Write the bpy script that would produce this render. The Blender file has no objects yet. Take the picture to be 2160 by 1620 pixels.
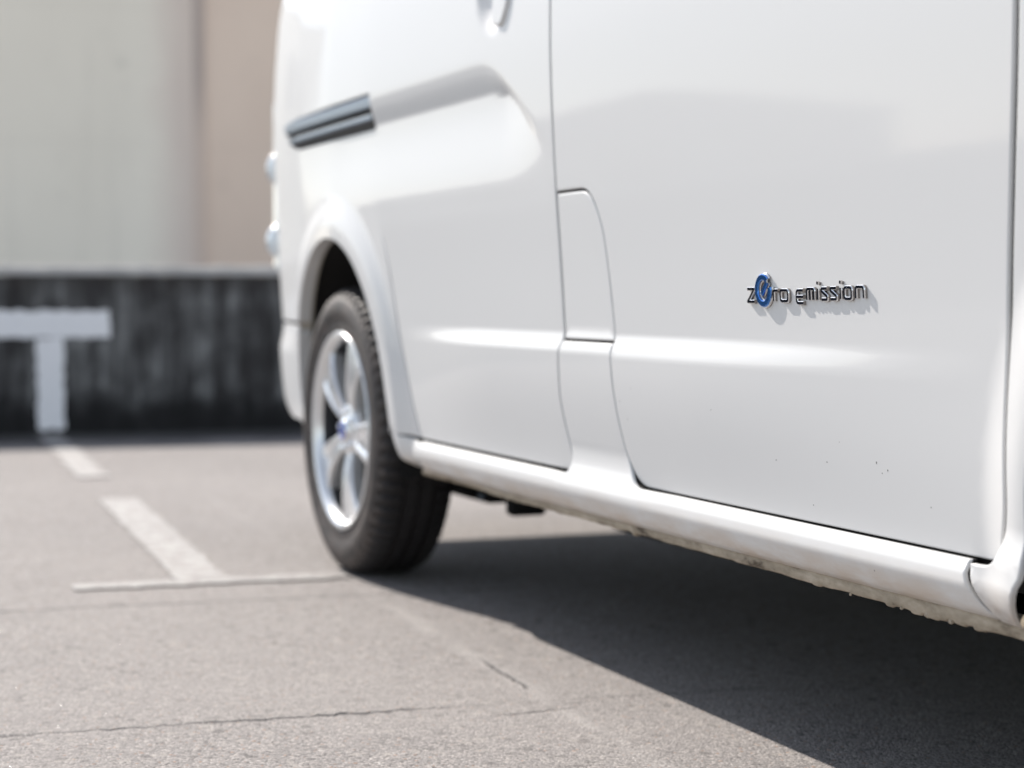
import bpy, bmesh, math, random
import numpy as np
from mathutils import Vector, Matrix
from mathutils.geometry import delaunay_2d_cdt

# ------------------------------------------------------------------ camera, world, sun, exposure
scene = bpy.context.scene
COL = scene.collection
cam_data = bpy.data.cameras.new('camera')
cam = bpy.data.objects.new('camera', cam_data)
COL.objects.link(cam)
yaw, pitch = math.atan(1617 / 4100), math.atan(185 / 4100)
fwd = Vector((-math.cos(yaw) * math.cos(pitch), math.sin(yaw) * math.cos(pitch), -math.sin(pitch)))
cam.location = (4.047, -1.187, 0.600)
cam.rotation_euler = fwd.to_track_quat('-Z', 'Y').to_euler()
cam_data.sensor_width = 36.0
cam_data.lens = 4100 / 2160 * 36.0
cam_data.clip_start, cam_data.clip_end = 0.05, 2000
cam_data.dof.use_dof = True
cam_data.dof.focus_distance = 2.30
cam_data.dof.aperture_fstop = 3.4
scene.camera = cam

SUN_DIR = Vector((1.31, 0.315, -1.0)).normalized()            # the way the light travels
elev = math.asin(-SUN_DIR.z)
sx, sy = -SUN_DIR.x, -SUN_DIR.y
world = bpy.data.worlds.new('World')
scene.world = world
world.use_nodes = True
wn = world.node_tree
bg = wn.nodes['Background']
sky = wn.nodes.new('ShaderNodeTexSky')
sky.sky_type = 'NISHITA'
sky.sun_disc = False
sky.sun_elevation = elev
sky.sun_rotation = math.atan2(sx, sy)
sky.air_density = 1.0
sky.dust_density = 0.35
sky.ozone_density = 1.0
hsv = wn.nodes.new('ShaderNodeHueSaturation')                # thin summer haze: paler than a clear Nishita sky
hsv.inputs['Saturation'].default_value = 0.52
wn.links.new(sky.outputs[0], hsv.inputs['Color'])
wn.links.new(hsv.outputs[0], bg.inputs[0])
bg.inputs[1].default_value = 0.125
sun_data = bpy.data.lights.new('sun', 'SUN')
sun_data.energy = 4.4
sun_data.angle = math.radians(0.53)
sun_data.color = (1.0, 0.935, 0.865)
sun = bpy.data.objects.new('sun', sun_data)
sun.rotation_euler = SUN_DIR.to_track_quat('-Z', 'Y').to_euler()
sun.location = (-10, -2, 9)
COL.objects.link(sun)
scene.view_settings.view_transform = 'Standard'
scene.view_settings.look = 'None'
scene.view_settings.gamma = 1.0
scene.view_settings.exposure = 0.70
try:
    scene.view_settings.use_curve_mapping = False
except Exception:
    pass
scene.render.engine = 'CYCLES'
scene.cycles.use_denoising = True
scene.cycles.max_bounces = 8

rng = random.Random(7)

# ------------------------------------------------------------------ material helpers
def mat(name, color=(0.8, 0.8, 0.8), rough=0.5, metal=0.0, coat=0.0, coat_rough=0.03, spec=0.5, trans=0.0):
    m = bpy.data.materials.new(name)
    m.use_nodes = True
    b = m.node_tree.nodes['Principled BSDF']
    b.inputs['Base Color'].default_value = (*color, 1)
    b.inputs['Roughness'].default_value = rough
    b.inputs['Metallic'].default_value = metal
    b.inputs['Coat Weight'].default_value = coat
    b.inputs['Coat Roughness'].default_value = coat_rough
    b.inputs['Specular IOR Level'].default_value = spec
    b.inputs['Transmission Weight'].default_value = trans
    return m

class NT:
    """small wrapper to write node graphs as expressions"""
    def __init__(s, m):
        s.m = m; s.t = m.node_tree; s.b = s.t.nodes['Principled BSDF']
        g = s.t.nodes.new('ShaderNodeNewGeometry'); s.pos = g.outputs['Position']
    def link(s, a, b):
        if hasattr(a, 'is_output') or isinstance(a, bpy.types.NodeSocket): s.t.links.new(a, b)
        else:
            b.default_value = a
    def math(s, op, a, b=0.0, c=None, clamp=False):
        n = s.t.nodes.new('ShaderNodeMath'); n.operation = op; n.use_clamp = clamp
        s.link(a, n.inputs[0]); s.link(b, n.inputs[1])
        if c is not None: s.link(c, n.inputs[2])
        return n.outputs[0]
    def noise(s, scale, detail=2, rough=0.5, vec=None, dist=0.0):
        n = s.t.nodes.new('ShaderNodeTexNoise')
        n.inputs['Scale'].default_value = scale; n.inputs['Detail'].default_value = detail
        n.inputs['Roughness'].default_value = rough; n.inputs['Distortion'].default_value = dist
        s.t.links.new(vec or s.pos, n.inputs['Vector'])
        return n.outputs['Fac']
    def vor(s, scale, feature='F1', vec=None, out='Distance', rnd=1.0):
        n = s.t.nodes.new('ShaderNodeTexVoronoi'); n.feature = feature
        n.inputs['Scale'].default_value = scale; n.inputs['Randomness'].default_value = rnd
        s.t.links.new(vec or s.pos, n.inputs['Vector'])
        return n.outputs[out]
    def scale(s, v, vec=None):
        n = s.t.nodes.new('ShaderNodeVectorMath'); n.operation = 'MULTIPLY'
        s.t.links.new(vec or s.pos, n.inputs[0]); n.inputs[1].default_value = v
        return n.outputs[0]
    def sep(s, vec=None):
        n = s.t.nodes.new('ShaderNodeSeparateXYZ'); s.t.links.new(vec or s.pos, n.inputs[0])
        return n.outputs
    def ramp(s, f, stops):
        n = s.t.nodes.new('ShaderNodeValToRGB'); s.t.links.new(f, n.inputs[0])
        e = n.color_ramp.elements
        while len(e) < len(stops): e.new(0.5)
        for q, (p, c) in zip(e, stops):
            q.position = p; q.color = (*c, 1) if not isinstance(c, (int, float)) else (c, c, c, 1)
        return n.outputs[0]
    def mix(s, f, a, b, mode='MIX'):
        n = s.t.nodes.new('ShaderNodeMix'); n.data_type = 'RGBA'; n.blend_type = mode
        s.link(f, n.inputs[0])
        for q, k in ((a, 6), (b, 7)):
            if isinstance(q, tuple): n.inputs[k].default_value = (*q, 1)
            else: s.t.links.new(q, n.inputs[k])
        return n.outputs[2]
    def smooth(s, v, a, b):
        n = s.t.nodes.new('ShaderNodeMapRange'); n.interpolation_type = 'SMOOTHSTEP'
        s.t.links.new(v, n.inputs[0]); n.inputs[1].default_value = a; n.inputs[2].default_value = b
        return n.outputs[0]
    def bump(s, h, strength=0.5, dist=0.002, normal=None):
        n = s.t.nodes.new('ShaderNodeBump'); n.inputs['Strength'].default_value = strength
        n.inputs['Distance'].default_value = dist
        s.t.links.new(h, n.inputs['Height'])
        if normal: s.t.links.new(normal, n.inputs['Normal'])
        return n.outputs[0]
    def color(s, c): s.link(c, s.b.inputs['Base Color'])
    def rough(s, c): s.link(c, s.b.inputs['Roughness'])
    def normal(s, c): s.link(c, s.b.inputs['Normal'])

# asphalt ------------------------------------------------------------
def asphalt_color(n):
    big = n.noise(1.1, 3, 0.55)
    mid = n.noise(9, 4, 0.6)
    fine = n.noise(160, 3, 0.7)
    cell = n.vor(260, out='Color')
    sep = n.t.nodes.new('ShaderNodeSeparateColor'); n.t.links.new(cell, sep.inputs[0])
    c = n.ramp(sep.outputs[0], [(0.0, (0.080, 0.072, 0.069)), (0.16, (0.200, 0.185, 0.177)), (0.70, (0.285, 0.264, 0.252)), (0.93, (0.37, 0.335, 0.31)), (1.0, (0.50, 0.46, 0.43))])
    c = n.mix(0.10, c, (0.270, 0.250, 0.238))
    c = n.mix(n.math('MULTIPLY', n.smooth(fine, 0.58, 0.70), 0.70), c, (0.075, 0.072, 0.074))   # open pits between the stones
    cell2 = n.vor(75, out='Color')
    sep2 = n.t.nodes.new('ShaderNodeSeparateColor'); n.t.links.new(cell2, sep2.inputs[0])
    c = n.mix(n.math('MULTIPLY', n.math('GREATER_THAN', sep2.outputs[0], 0.965), 0.6), c, (0.36, 0.33, 0.30))
    c = n.mix(n.math('MULTIPLY', n.math('LESS_THAN', sep2.outputs[0], 0.03), 0.6), c, (0.085, 0.078, 0.075))
    rust = n.math('MULTIPLY', n.math('GREATER_THAN', sep.outputs[1], 0.988), 0.75)
    c = n.mix(rust, c, (0.30, 0.16, 0.09))
    pale = n.math('MULTIPLY', n.math('GREATER_THAN', sep.outputs[2], 0.99), 0.8)
    c = n.mix(pale, c, (0.48, 0.46, 0.43))
    c = n.mix(n.math('MULTIPLY', n.smooth(mid, 0.42, 0.72), 0.24), c, (0.150, 0.140, 0.135))
    pit = n.math('MULTIPLY', n.smooth(n.noise(120, 3, 0.7, vec=n.scale((1, 0.55, 1))), 0.62, 0.67), n.smooth(n.noise(7, 2), 0.30, 0.6))
    c = n.mix(n.math('MULTIPLY', pit, 0.90), c, (0.045, 0.042, 0.045))
    c = n.mix(n.math('MULTIPLY', n.smooth(n.noise(38, 4, 0.7), 0.45, 0.70), 0.30), c, (0.150, 0.140, 0.135))
    c = n.mix(n.math('MULTIPLY', n.smooth(big, 0.35, 0.70), 0.35), c, (0.300, 0.276, 0.260))
    return c, fine, sep

def line_mask(n, x0, y0, x1, y1, w, wob=0.02, wobscale=6.0, seed=0.0, ends=0.05):
    """soft mask of a wandering crack from one ground point to another"""
    L = math.hypot(x1 - x0, y1 - y0); ux, uy = (x1 - x0) / L, (y1 - y0) / L
    s = n.sep()
    dx = n.math('SUBTRACT', s[0], x0); dy = n.math('SUBTRACT', s[1], y0)
    along = n.math('ADD', n.math('MULTIPLY', dx, ux), n.math('MULTIPLY', dy, uy))
    off = n.math('ADD', n.math('MULTIPLY', dx, -uy), n.math('MULTIPLY', dy, ux))
    wv = n.math('MULTIPLY', n.math('SUBTRACT', n.noise(wobscale, 5, 0.62), 0.5), wob)
    off = n.math('ABSOLUTE', n.math('ADD', off, wv))
    ww = n.math('MULTIPLY', n.noise(14, 3, 0.6), w)
    m = n.math('SUBTRACT', 1.0, n.math('DIVIDE', off, ww), clamp=True)
    m = n.math('MULTIPLY', m, n.smooth(along, -ends, ends))
    m = n.math('MULTIPLY', m, n.math('SUBTRACT', 1.0, n.smooth(along, L - ends, L + ends)))
    return m

M = {}
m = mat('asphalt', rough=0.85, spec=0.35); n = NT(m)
c, fine, sep = asphalt_color(n)
broken = n.smooth(n.noise(3.3, 2), 0.40, 0.56)
k1 = line_mask(n, 1.315, -1.30, 1.435, 0.30, 0.017, 0.050, 32)
k1 = n.math('MULTIPLY', k1, n.math('ADD', 0.40, n.math('MULTIPLY', broken, 0.60)))
k1 = n.math('MULTIPLY', k1, n.math('SUBTRACT', 1.0, n.math('MULTIPLY', n.smooth(n.sep()[1], -0.45, -0.15), 0.72)))
k2 = n.math('MULTIPLY', line_mask(n, 0.22, -1.35, 0.345, 0.25, 0.020, 0.06, 9), 0.55)
k3 = n.math('MULTIPLY', line_mask(n, 1.07, -0.066, 1.36, -0.083, 0.011, 0.030, 34), n.math('MULTIPLY', broken, 0.6))
k4 = n.math('MULTIPLY', line_mask(n, 1.43, -0.10, 1.47, 0.9, 0.006, 0.03, 20), 0.25)
k5 = n.math('MULTIPLY', line_mask(n, 1.475, -0.19, 1.465, -0.09, 0.009, 0.03, 18), 0.8)
cr = n.math('MAXIMUM', n.math('MAXIMUM', k1, k2), n.math('MAXIMUM', k3, n.math('MAXIMUM', k4, k5)))
old = n.math('MULTIPLY', line_mask(n, -1.6, 0.09, 2.2, -0.135, 0.055, 0.03, 4), n.math('MULTIPLY', n.smooth(n.noise(5.5, 4, 0.65), 0.28, 0.60), n.math('ADD', 0.12, n.math('MULTIPLY', n.smooth(n.sep()[0], 0.1, 0.7), 0.28))))
c = n.mix(old, c, (0.42, 0.395, 0.375))
c = n.mix(n.math('MULTIPLY', cr, 1.5, clamp=True), c, (0.030, 0.029, 0.031))
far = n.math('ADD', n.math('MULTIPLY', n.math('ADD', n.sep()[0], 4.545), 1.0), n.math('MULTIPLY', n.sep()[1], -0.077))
near_wall = n.math('SUBTRACT', 1.0, n.smooth(n.math('ADD', far, n.math('MULTIPLY', n.math('SUBTRACT', n.noise(3.5, 4, 0.6), 0.5), 0.9)), 0.35, 0.80))
c = n.mix(n.math('MULTIPLY', near_wall, 0.80), c, (0.035, 0.034, 0.034))   # darker towards the wall
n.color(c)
h = n.math('ADD', n.math('MULTIPLY', fine, -0.7), n.math('MULTIPLY', n.vor(260), -0.6))
h = n.math('ADD', h, n.math('MULTIPLY', n.noise(60, 3, 0.6), 0.6))
h = n.math('SUBTRACT', h, n.math('MULTIPLY', cr, 3.0))
n.normal(n.bump(h, 0.62, 0.0035))
glint = n.math('GREATER_THAN', sep.outputs[2], 0.990)
n.rough(n.mix(glint, (0.88, 0.88, 0.88), (0.16, 0.16, 0.16)))
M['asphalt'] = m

m = mat('road_paint', rough=0.7); n = NT(m)
c, fine, sep = asphalt_color(n)
wear = n.math('ADD', n.math('MULTIPLY', n.noise(22, 5, 0.7), 0.75), n.math('MULTIPLY', n.noise(130, 2, 0.6), 0.35))
f = n.smooth(wear, 0.47, 0.60)
n.color(n.mix(f, (0.350, 0.340, 0.325), c))
n.normal(n.bump(fine, 0.4, 0.0015))
M['road_paint'] = m

m = mat('wall_paint', rough=0.65); n = NT(m)
f = n.smooth(n.noise(30, 4, 0.65), 0.60, 0.80)
n.color(n.mix(n.math('MULTIPLY', f, 0.35), (0.84, 0.85, 0.88), (0.28, 0.28, 0.30)))
n.normal(n.bump(n.noise(60, 3), 0.4, 0.003))
M['wall_paint'] = m

m = mat('stained_concrete', rough=0.9, spec=0.3); n = NT(m)
st = n.noise(10.0, 5, 0.62, vec=n.scale((1, 1, 0.13)))
bl = n.noise(5.5, 5, 0.65)
c = n.ramp(n.math('ADD', n.math('MULTIPLY', st, 0.65), n.math('MULTIPLY', bl, 0.35)), [(0.34, (0.022, 0.020, 0.020)), (0.46, (0.050, 0.049, 0.050)), (0.54, (0.115, 0.116, 0.117)), (0.63, (0.25, 0.255, 0.255))])
z = n.sep()[2]
foot_dark = n.math('SUBTRACT', 1.0, n.smooth(n.math('ADD', z, n.math('MULTIPLY', n.math('SUBTRACT', n.noise(4.5, 4, 0.6), 0.5), 0.25)), 0.08, 0.22))
c = n.mix(n.math('MULTIPLY', foot_dark, 0.93), c, (0.012, 0.012, 0.013))  # darker towards the foot of the wall
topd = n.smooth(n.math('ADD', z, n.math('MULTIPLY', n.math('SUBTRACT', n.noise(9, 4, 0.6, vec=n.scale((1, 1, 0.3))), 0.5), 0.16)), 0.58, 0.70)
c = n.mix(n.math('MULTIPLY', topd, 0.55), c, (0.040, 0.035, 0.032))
n.color(c)
n.normal(n.bump(n.noise(60, 4, 0.65), 0.5, 0.006))
M['stained_concrete'] = m

m = mat('coping_concrete', rough=0.9, spec=0.3); n = NT(m)
n.color(n.ramp(n.noise(6, 5, 0.65), [(0.25, (0.38, 0.36, 0.33)), (0.75, (0.56, 0.53, 0.49))]))
n.normal(n.bump(n.noise(70, 4), 0.4, 0.004))
M['coping'] = m

m = mat('bounce_concrete', rough=0.9, spec=0.3); n = NT(m)
n.color(n.ramp(n.noise(2.5, 5, 0.6), [(0.3, (0.46, 0.44, 0.41)), (0.7, (0.60, 0.58, 0.54))]))
M['bounce_concrete'] = m

def render_wall(name, a, b, stain):
    m = mat(name, rough=0.9, spec=0.25); n = NT(m)
    f = n.noise(0.55, 4, 0.55, vec=n.scale((1, 1, 0.6)))
    c = n.ramp(f, [(0.3, a), (0.7, b)])
    sp = n.smooth(n.noise(1.9, 4, 0.6), 0.62, 0.80)
    c = n.mix(n.math('MULTIPLY', sp, 0.35), c, stain)
    dr = n.smooth(n.noise(3.0, 4, 0.6, vec=n.scale((1, 1, 0.07))), 0.56, 0.75)
    c = n.mix(n.math('MULTIPLY', dr, 0.16), c, stain)
    zz = n.sep()[2]
    lift = n.math('ABSOLUTE', n.math('SUBTRACT', n.math('FRACT', n.math('MULTIPLY', zz, 0.62)), 0.5))
    lift = n.math('SUBTRACT', 1.0, n.smooth(lift, 0.0, 0.035))
    c = n.mix(n.math('MULTIPLY', lift, 0.05), c, stain)
    n.color(c); n.normal(n.bump(n.noise(30, 4, 0.6), 0.25, 0.01))
    return m
def soften_edge(m, colour):
    # the rendering turns pinkish where the two buildings meet
    t = m.node_tree; n = NT(m); s_ = n.sep()
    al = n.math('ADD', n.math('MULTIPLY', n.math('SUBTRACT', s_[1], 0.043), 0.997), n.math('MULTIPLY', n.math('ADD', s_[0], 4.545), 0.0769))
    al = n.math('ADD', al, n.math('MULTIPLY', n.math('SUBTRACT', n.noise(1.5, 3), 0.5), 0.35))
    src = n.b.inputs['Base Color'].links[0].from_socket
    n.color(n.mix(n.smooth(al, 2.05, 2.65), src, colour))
    return m
M['plaster_grey'] = render_wall('plaster_grey', (0.78, 0.72, 0.625), (0.86, 0.80, 0.70), (0.40, 0.37, 0.33))
M['plaster_brown'] = render_wall('plaster_brown', (0.72, 0.575, 0.475), (0.80, 0.65, 0.54), (0.36, 0.31, 0.28))
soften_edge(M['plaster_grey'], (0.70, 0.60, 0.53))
m = mat('joint_brown', (0.64, 0.53, 0.46), 0.85); n = NT(m)
n.color(n.mix(n.math('MULTIPLY', n.smooth(n.sep()[2], 2.3, 3.4), 0.6), (0.66, 0.545, 0.47), (0.36, 0.31, 0.29)))
M['joint_brown'] = m
M['plaster_pale'] = mat('plaster_pale', (0.45, 0.44, 0.42), 0.9)
M['window_glass'] = mat('window_glass', (0.03, 0.035, 0.04), 0.08, spec=0.6)
M['window_frame'] = mat('window_frame', (0.30, 0.30, 0.31), 0.5)

# car paint: clear coat over white, with sparse road specks and warm ground bounce painted low on the sills
m = mat('white_car_paint', (0.700, 0.700, 0.697), rough=0.5, coat=0.38, coat_rough=0.05, spec=0.12); n = NT(m)
z = n.sep()[2]
spk = n.math('LESS_THAN', n.vor(26, vec=n.scale((1.0, 0.2, 1.0))), 0.030)
lowm = n.math('SUBTRACT', 1.0, n.smooth(z, 0.42, 0.52))
spk = n.math('MULTIPLY', spk, lowm)
big = n.smooth(n.noise(3.0, 2), 0.50, 0.60)
spk = n.math('MULTIPLY', spk, big)
sill_bounce = n.math('MULTIPLY', n.math('SUBTRACT', 1.0, n.smooth(z, 0.268, 0.318)), n.smooth(n.noise(18, 4, 0.65, vec=n.scale((0.5, 1, 1.5))), 0.20, 0.70))  # patchy beige for light thrown up by the ground
c = n.mix(n.math('MULTIPLY', sill_bounce, 0.85), (0.700, 0.700, 0.697), (0.56, 0.47, 0.39))
c = n.mix(n.math('MULTIPLY', spk, 0.85), c, (0.10, 0.095, 0.09))
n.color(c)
orange = n.bump(n.noise(260, 2, 0.5), 0.05, 0.0004)
n.link(orange, n.b.inputs['Coat Normal'])
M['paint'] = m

m = mat('dusty_sealant', rough=0.95, spec=0.2); n = NT(m)
f = n.math('ADD', n.math('MULTIPLY', n.noise(60, 5, 0.65, vec=n.scale((0.40, 1, 1))), 0.6), n.math('MULTIPLY', n.noise(14, 4, 0.6), 0.4))
n.color(n.ramp(f, [(0.36, (0.10, 0.08, 0.06)), (0.45, (0.32, 0.275, 0.215)), (0.55, (0.42, 0.365, 0.29)), (0.68, (0.56, 0.50, 0.42))]))
n.normal(n.bump(n.noise(70, 4, 0.6), 0.45, 0.003))
M['sealant'] = m

M['dark'] = mat('dark_metal_and_shade', (0.020, 0.019, 0.019), 0.8, spec=0.3)
M['black'] = mat('black_rubber_trim', (0.018, 0.018, 0.02), 0.6)
M['under'] = mat('underbody_black', (0.012, 0.012, 0.013), 0.8, spec=0.3)
M['flange'] = mat('dusty_flange', (0.50, 0.46, 0.40), 0.75)
M['glass'] = mat('tinted_glass', (0.02, 0.025, 0.028), 0.03, spec=0.6)
M['rail_metal'] = mat('rail_metal', (0.19, 0.23, 0.285), 0.36, metal=0.55)
M['alloy'] = mat('silver_alloy', (0.82, 0.83, 0.84), 0.24, metal=0.60, coat=0.5)
M['alloy_dark'] = mat('alloy_barrel', (0.022, 0.023, 0.028), 0.45, metal=0.3)
M['brake'] = mat('brake_iron', (0.10, 0.095, 0.09), 0.6, metal=0.7)
M['chrome'] = mat('badge_chrome', (0.80, 0.81, 0.83), 0.10, metal=1.0)
M['chrome_face'] = mat('badge_face', (0.16, 0.20, 0.30), 0.10, metal=1.0)  # navy reflection of the dark wall put into the face colour
M['chrome_side'] = mat('badge_edge', (0.34, 0.31, 0.29), 0.25, metal=0.9)
M['blue_chrome'] = mat('blue_chrome', (0.035, 0.20, 0.62), 0.16, metal=0.85, coat=1.0)
M['blue_enamel'] = mat('blue_enamel', (0.03, 0.08, 0.45), 0.25, coat=1.0)
M['lens'] = mat('clear_lamp_lens', (0.78, 0.85, 0.90), 0.10, coat=1.0, trans=0.12)
M['red_lens'] = mat('red_lamp_lens', (0.35, 0.02, 0.02), 0.1, coat=1.0)

m = mat('tyre_rubber', rough=0.58, spec=0.35); n = NT(m)
f = n.noise(25, 4, 0.65)
s = n.sep()
side = n.math('SUBTRACT', 1.0, n.smooth(s[1], 0.010, 0.022))
dustc = n.mix(n.math('MULTIPLY', n.smooth(f, 0.30, 0.75), 0.70), (0.040, 0.036, 0.035), (0.112, 0.090, 0.080))
n.color(n.mix(side, (0.024, 0.022, 0.023), dustc))
n.normal(n.bump(n.noise(180, 3), 0.3, 0.001))
M['tyre'] = m

# ------------------------------------------------------------------ object helpers
def new_obj(name, me, material, parent=None, loc=None):
    o = bpy.data.objects.new(name, me)
    COL.objects.link(o)
    if material is not None:
        for mm in (material if isinstance(material, (list, tuple)) else [material]):
            me.materials.append(mm)
    if parent is not None:
        o.parent = parent
    if loc is not None: o.location = loc
    return o

def mesh_from(name, vs, fs, smooth=False):
    me = bpy.data.meshes.new(name)
    me.from_pydata([tuple(v) for v in vs], [], [tuple(f) for f in fs])
    me.update()
    if smooth:
        me.polygons.foreach_set('use_smooth', [True] * len(me.polygons))
    return me

def tag(o, label=None, cat=None, group=None, kind=None):
    for k, v in (('label', label), ('category', cat), ('group', group), ('kind', kind)):
        if v: o[k] = v
    return o

def empty(name, loc):
    o = bpy.data.objects.new(name, None); COL.objects.link(o); o.location = loc
    return o

def recalc(me):
    bm = bmesh.new(); bm.from_mesh(me)
    bmesh.ops.recalc_face_normals(bm, faces=bm.faces); bm.to_mesh(me); bm.free()
    return me

def box_mesh(name, x0, x1, y0, y1, z0, z1, bevel=0.0, seg=2):
    bm = bmesh.new()
    bmesh.ops.create_cube(bm, size=1)
    for v in bm.verts:
        v.co = Vector(((x0 + x1) / 2 + v.co.x * (x1 - x0), (y0 + y1) / 2 + v.co.y * (y1 - y0), (z0 + z1) / 2 + v.co.z * (z1 - z0)))
    if bevel: bmesh.ops.bevel(bm, geom=list(bm.edges), offset=bevel, segments=seg, affect='EDGES', profile=0.5)
    me = bpy.data.meshes.new(name); bm.to_mesh(me); bm.free()
    return me

# ------------------------------------------------------------------ ground and markings
def sheet(name, pts, z, material, parent=None):
    return new_obj(name, mesh_from(name, [(x, y, z) for x, y in pts], [range(len(pts))]), material, parent)

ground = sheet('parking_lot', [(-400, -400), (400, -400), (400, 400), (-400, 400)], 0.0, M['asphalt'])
tag(ground, kind='structure')

def stripe(name, a, b, wid, z, frayed=0.004, step=0.02):
    """painted strip between two ground points with slightly uneven edges"""
    L = math.hypot(b[0] - a[0], b[1] - a[1]); ux, uy = (b[0] - a[0]) / L, (b[1] - a[1]) / L
    k = max(2, int(L / step)); vs = []; fs = []
    for i in range(k + 1):
        t = L * i / k
        for sgn in (-1, 1):
            w = sgn * (wid / 2 + rng.uniform(-frayed, frayed))
            e = rng.uniform(-frayed, frayed) if i in (0, k) else 0
            vs.append((a[0] + ux * (t + e) - uy * w, a[1] + uy * (t + e) + ux * w, z))
    for i in range(k): fs.append((2 * i, 2 * i + 1, 2 * i + 3, 2 * i + 2))
    me = mesh_from(name, vs, fs)
    return recalc(me)

def sy_(x): return 0.030 - 0.0716 * (x + 4.545)
WALL_P = Vector((-4.545, 0.043, 0)); WALL_E = Vector((0.0769, 0.9970, 0)); WALL_N = Vector((0.9970, -0.0769, 0))
def mark(name, me, label):
    return tag(new_obj(name, me, M['road_paint'], ground), label)
mark('painted_line', stripe('painted_line', (-4.52, sy_(-4.52)), (-2.42, sy_(-2.42)), 0.102, 0.004, 0.007), 'worn white line running out from the foot of the wall')
mark('painted_line', stripe('painted_line', (-1.70, sy_(-1.70)), (-0.004, sy_(-0.004)), 0.112, 0.004, 0.006), 'worn white line between the wall and its cross bar')
mark('painted_cross_bar', stripe('painted_cross_bar', (0.028, -0.575), (0.058, 0.00), 0.078, 0.004, 0.009), 'narrow white cross bar beside the rear tyre')

# ------------------------------------------------------------------ low wall with the painted T
def wallpt(s, d, z): return WALL_P + WALL_E * s + WALL_N * d + Vector((0, 0, z))
wall = empty('low_wall', wallpt(0, 0, 0))
tag(wall, 'low dark stained concrete wall with a white painted T beyond the van', 'wall')
wloc = wallpt(0, 0, 0)
def wall_local(me): 
    me.transform(Matrix.Translation(-wloc)); return me
ss0, ss1, dn = -14.0, 16.0, 160
vs, fs = [], []
prof = [(0.0, 0.0), (0.0, 0.35), (0.0, 0.690), (-0.22, 0.690), (-0.22, 0.0)]
for i in range(dn + 1):
    s = ss0 + (ss1 - ss0) * i / dn
    for d, z in prof: vs.append(wallpt(s, d, z))
for i in range(dn):
    for j in range(len(prof)):
        a = i * len(prof) + j; b = i * len(prof) + (j + 1) % len(prof)
        fs.append((a, b, b + len(prof), a + len(prof)))
new_obj('wall_body', wall_local(recalc(mesh_from('wall_body', vs, fs))), M['stained_concrete'], wall)
# coping with a rounded, sunlit front edge
vs, fs = [], []
cp = [(0.004, 0.694), (0.002, 0.699), (-0.012, 0.712), (-0.030, 0.726), (-0.055, 0.738), (-0.20, 0.738), (-0.225, 0.725), (-0.225, 0.692)]
dn = 600
for i in range(dn + 1):
    s = ss0 + (ss1 - ss0) * i / dn
    j1, j2 = rng.gauss(0, 0.0012), rng.gauss(0, 0.0018)
    for k, (d, z) in enumerate(cp): vs.append(wallpt(s, d + j1, z + (j2 if k else 0)))
P = len(cp)
for i in range(dn):
    for j in range(P):
        a = i * P + j; b = i * P + (j + 1) % P
        fs.append((a, b, b + P, a + P))
new_obj('coping', wall_local(recalc(mesh_from('coping', vs, fs))), M['coping'], wall)

def rough_rect(name, s0, s1, z0, z1, d, fr=0.005, step=0.02):
    pts = []
    for (a, b) in (((s0, z0), (s1, z0)), ((s1, z0), (s1, z1)), ((s1, z1), (s0, z1)), ((s0, z1), (s0, z0))):
        L = math.hypot(b[0] - a[0], b[1] - a[1]); k = max(1, int(L / step))
        for i in range(k):
            t = i / k
            pts.append((a[0] + (b[0] - a[0]) * t + rng.uniform(-fr, fr), a[1] + (b[1] - a[1]) * t + rng.uniform(-fr, fr)))
    return wall_local(recalc(mesh_from(name, [wallpt(s, d, z) for s, z in pts], [range(len(pts))])))
tm = bmesh.new()
for me in (rough_rect('a', -0.262, 0.257, 0.420, 0.538, 0.003), rough_rect('b', -0.056, 0.060, 0.020, 0.4175, 0.003)):
    tm.from_mesh(me)
me = bpy.data.meshes.new('painted_letter'); tm.to_mesh(me); tm.free()
tag(new_obj('painted_letter', me, M['wall_paint'], wall), 'white capital T painted on the dark wall')

bounce_ground = sheet('bounce_ground', [tuple((wallpt(s_, d_, 0))[:2]) for s_, d_ in ((-30, -0.25), (30, -0.25), (30, -20), (-30, -20))], 0.004, M['bounce_concrete'])  # added pale ground that bounces light onto the buildings
tag(bounce_ground, kind='structure')

# ------------------------------------------------------------------ buildings beyond the wall
bl = empty('grey_building', (-18.5, -4, 0))
tag(bl, 'large pale grey rendered building wall behind the low wall at left', 'building')
def bwall(name, s0, s1, d0, d1, z0, z1, material, parent, base):
    vs = []
    for s, d in ((s0, d1), (s1, d1), (s1, d0), (s0, d0)):
        for z in (z0, z1): vs.append(WALL_P + WALL_E * s + WALL_N * d + Vector((0, 0, z)) - base)
    fs = [(0, 2, 3, 1), (2, 4, 5, 3), (4, 6, 7, 5), (6, 0, 1, 7), (1, 3, 5, 7), (0, 6, 4, 2)]
    return new_obj(name, recalc(mesh_from(name, vs, fs)), material, parent)
BD = -15.0
base = Vector(bl.location)
bwall('wall', -5.0, 2.700, BD - 5, BD, -0.05, 4.5, M['plaster_grey'], bl, base)
bwall('parapet_cap', -5.0, 2.700, BD - 0.3, BD + 0.06, 4.503, 4.60, M['coping'], bl, base)
for k in range(2):
    s = -4.4 + k * 1.8
    f = bwall('window', s, s + 1.0, BD + 0.001, BD + 0.05, 2.9, 3.9, M['window_frame'], bl, base)
    bwall('pane', s + 0.08, s + 0.92, BD + 0.052, BD + 0.056, 2.98, 3.82, M['window_glass'], f, Vector((0, 0, 0)) + base)
hs = empty('gabled_house', (-42, -19, 0))
tag(hs, 'low pale gabled house standing off to the left past the low wall', 'house')
def hbox(name, x0, x1, y0, y1, z0, z1, m_): return new_obj(name, box_mesh(name, x0, x1, y0, y1, z0, z1), M[m_], hs)
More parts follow.
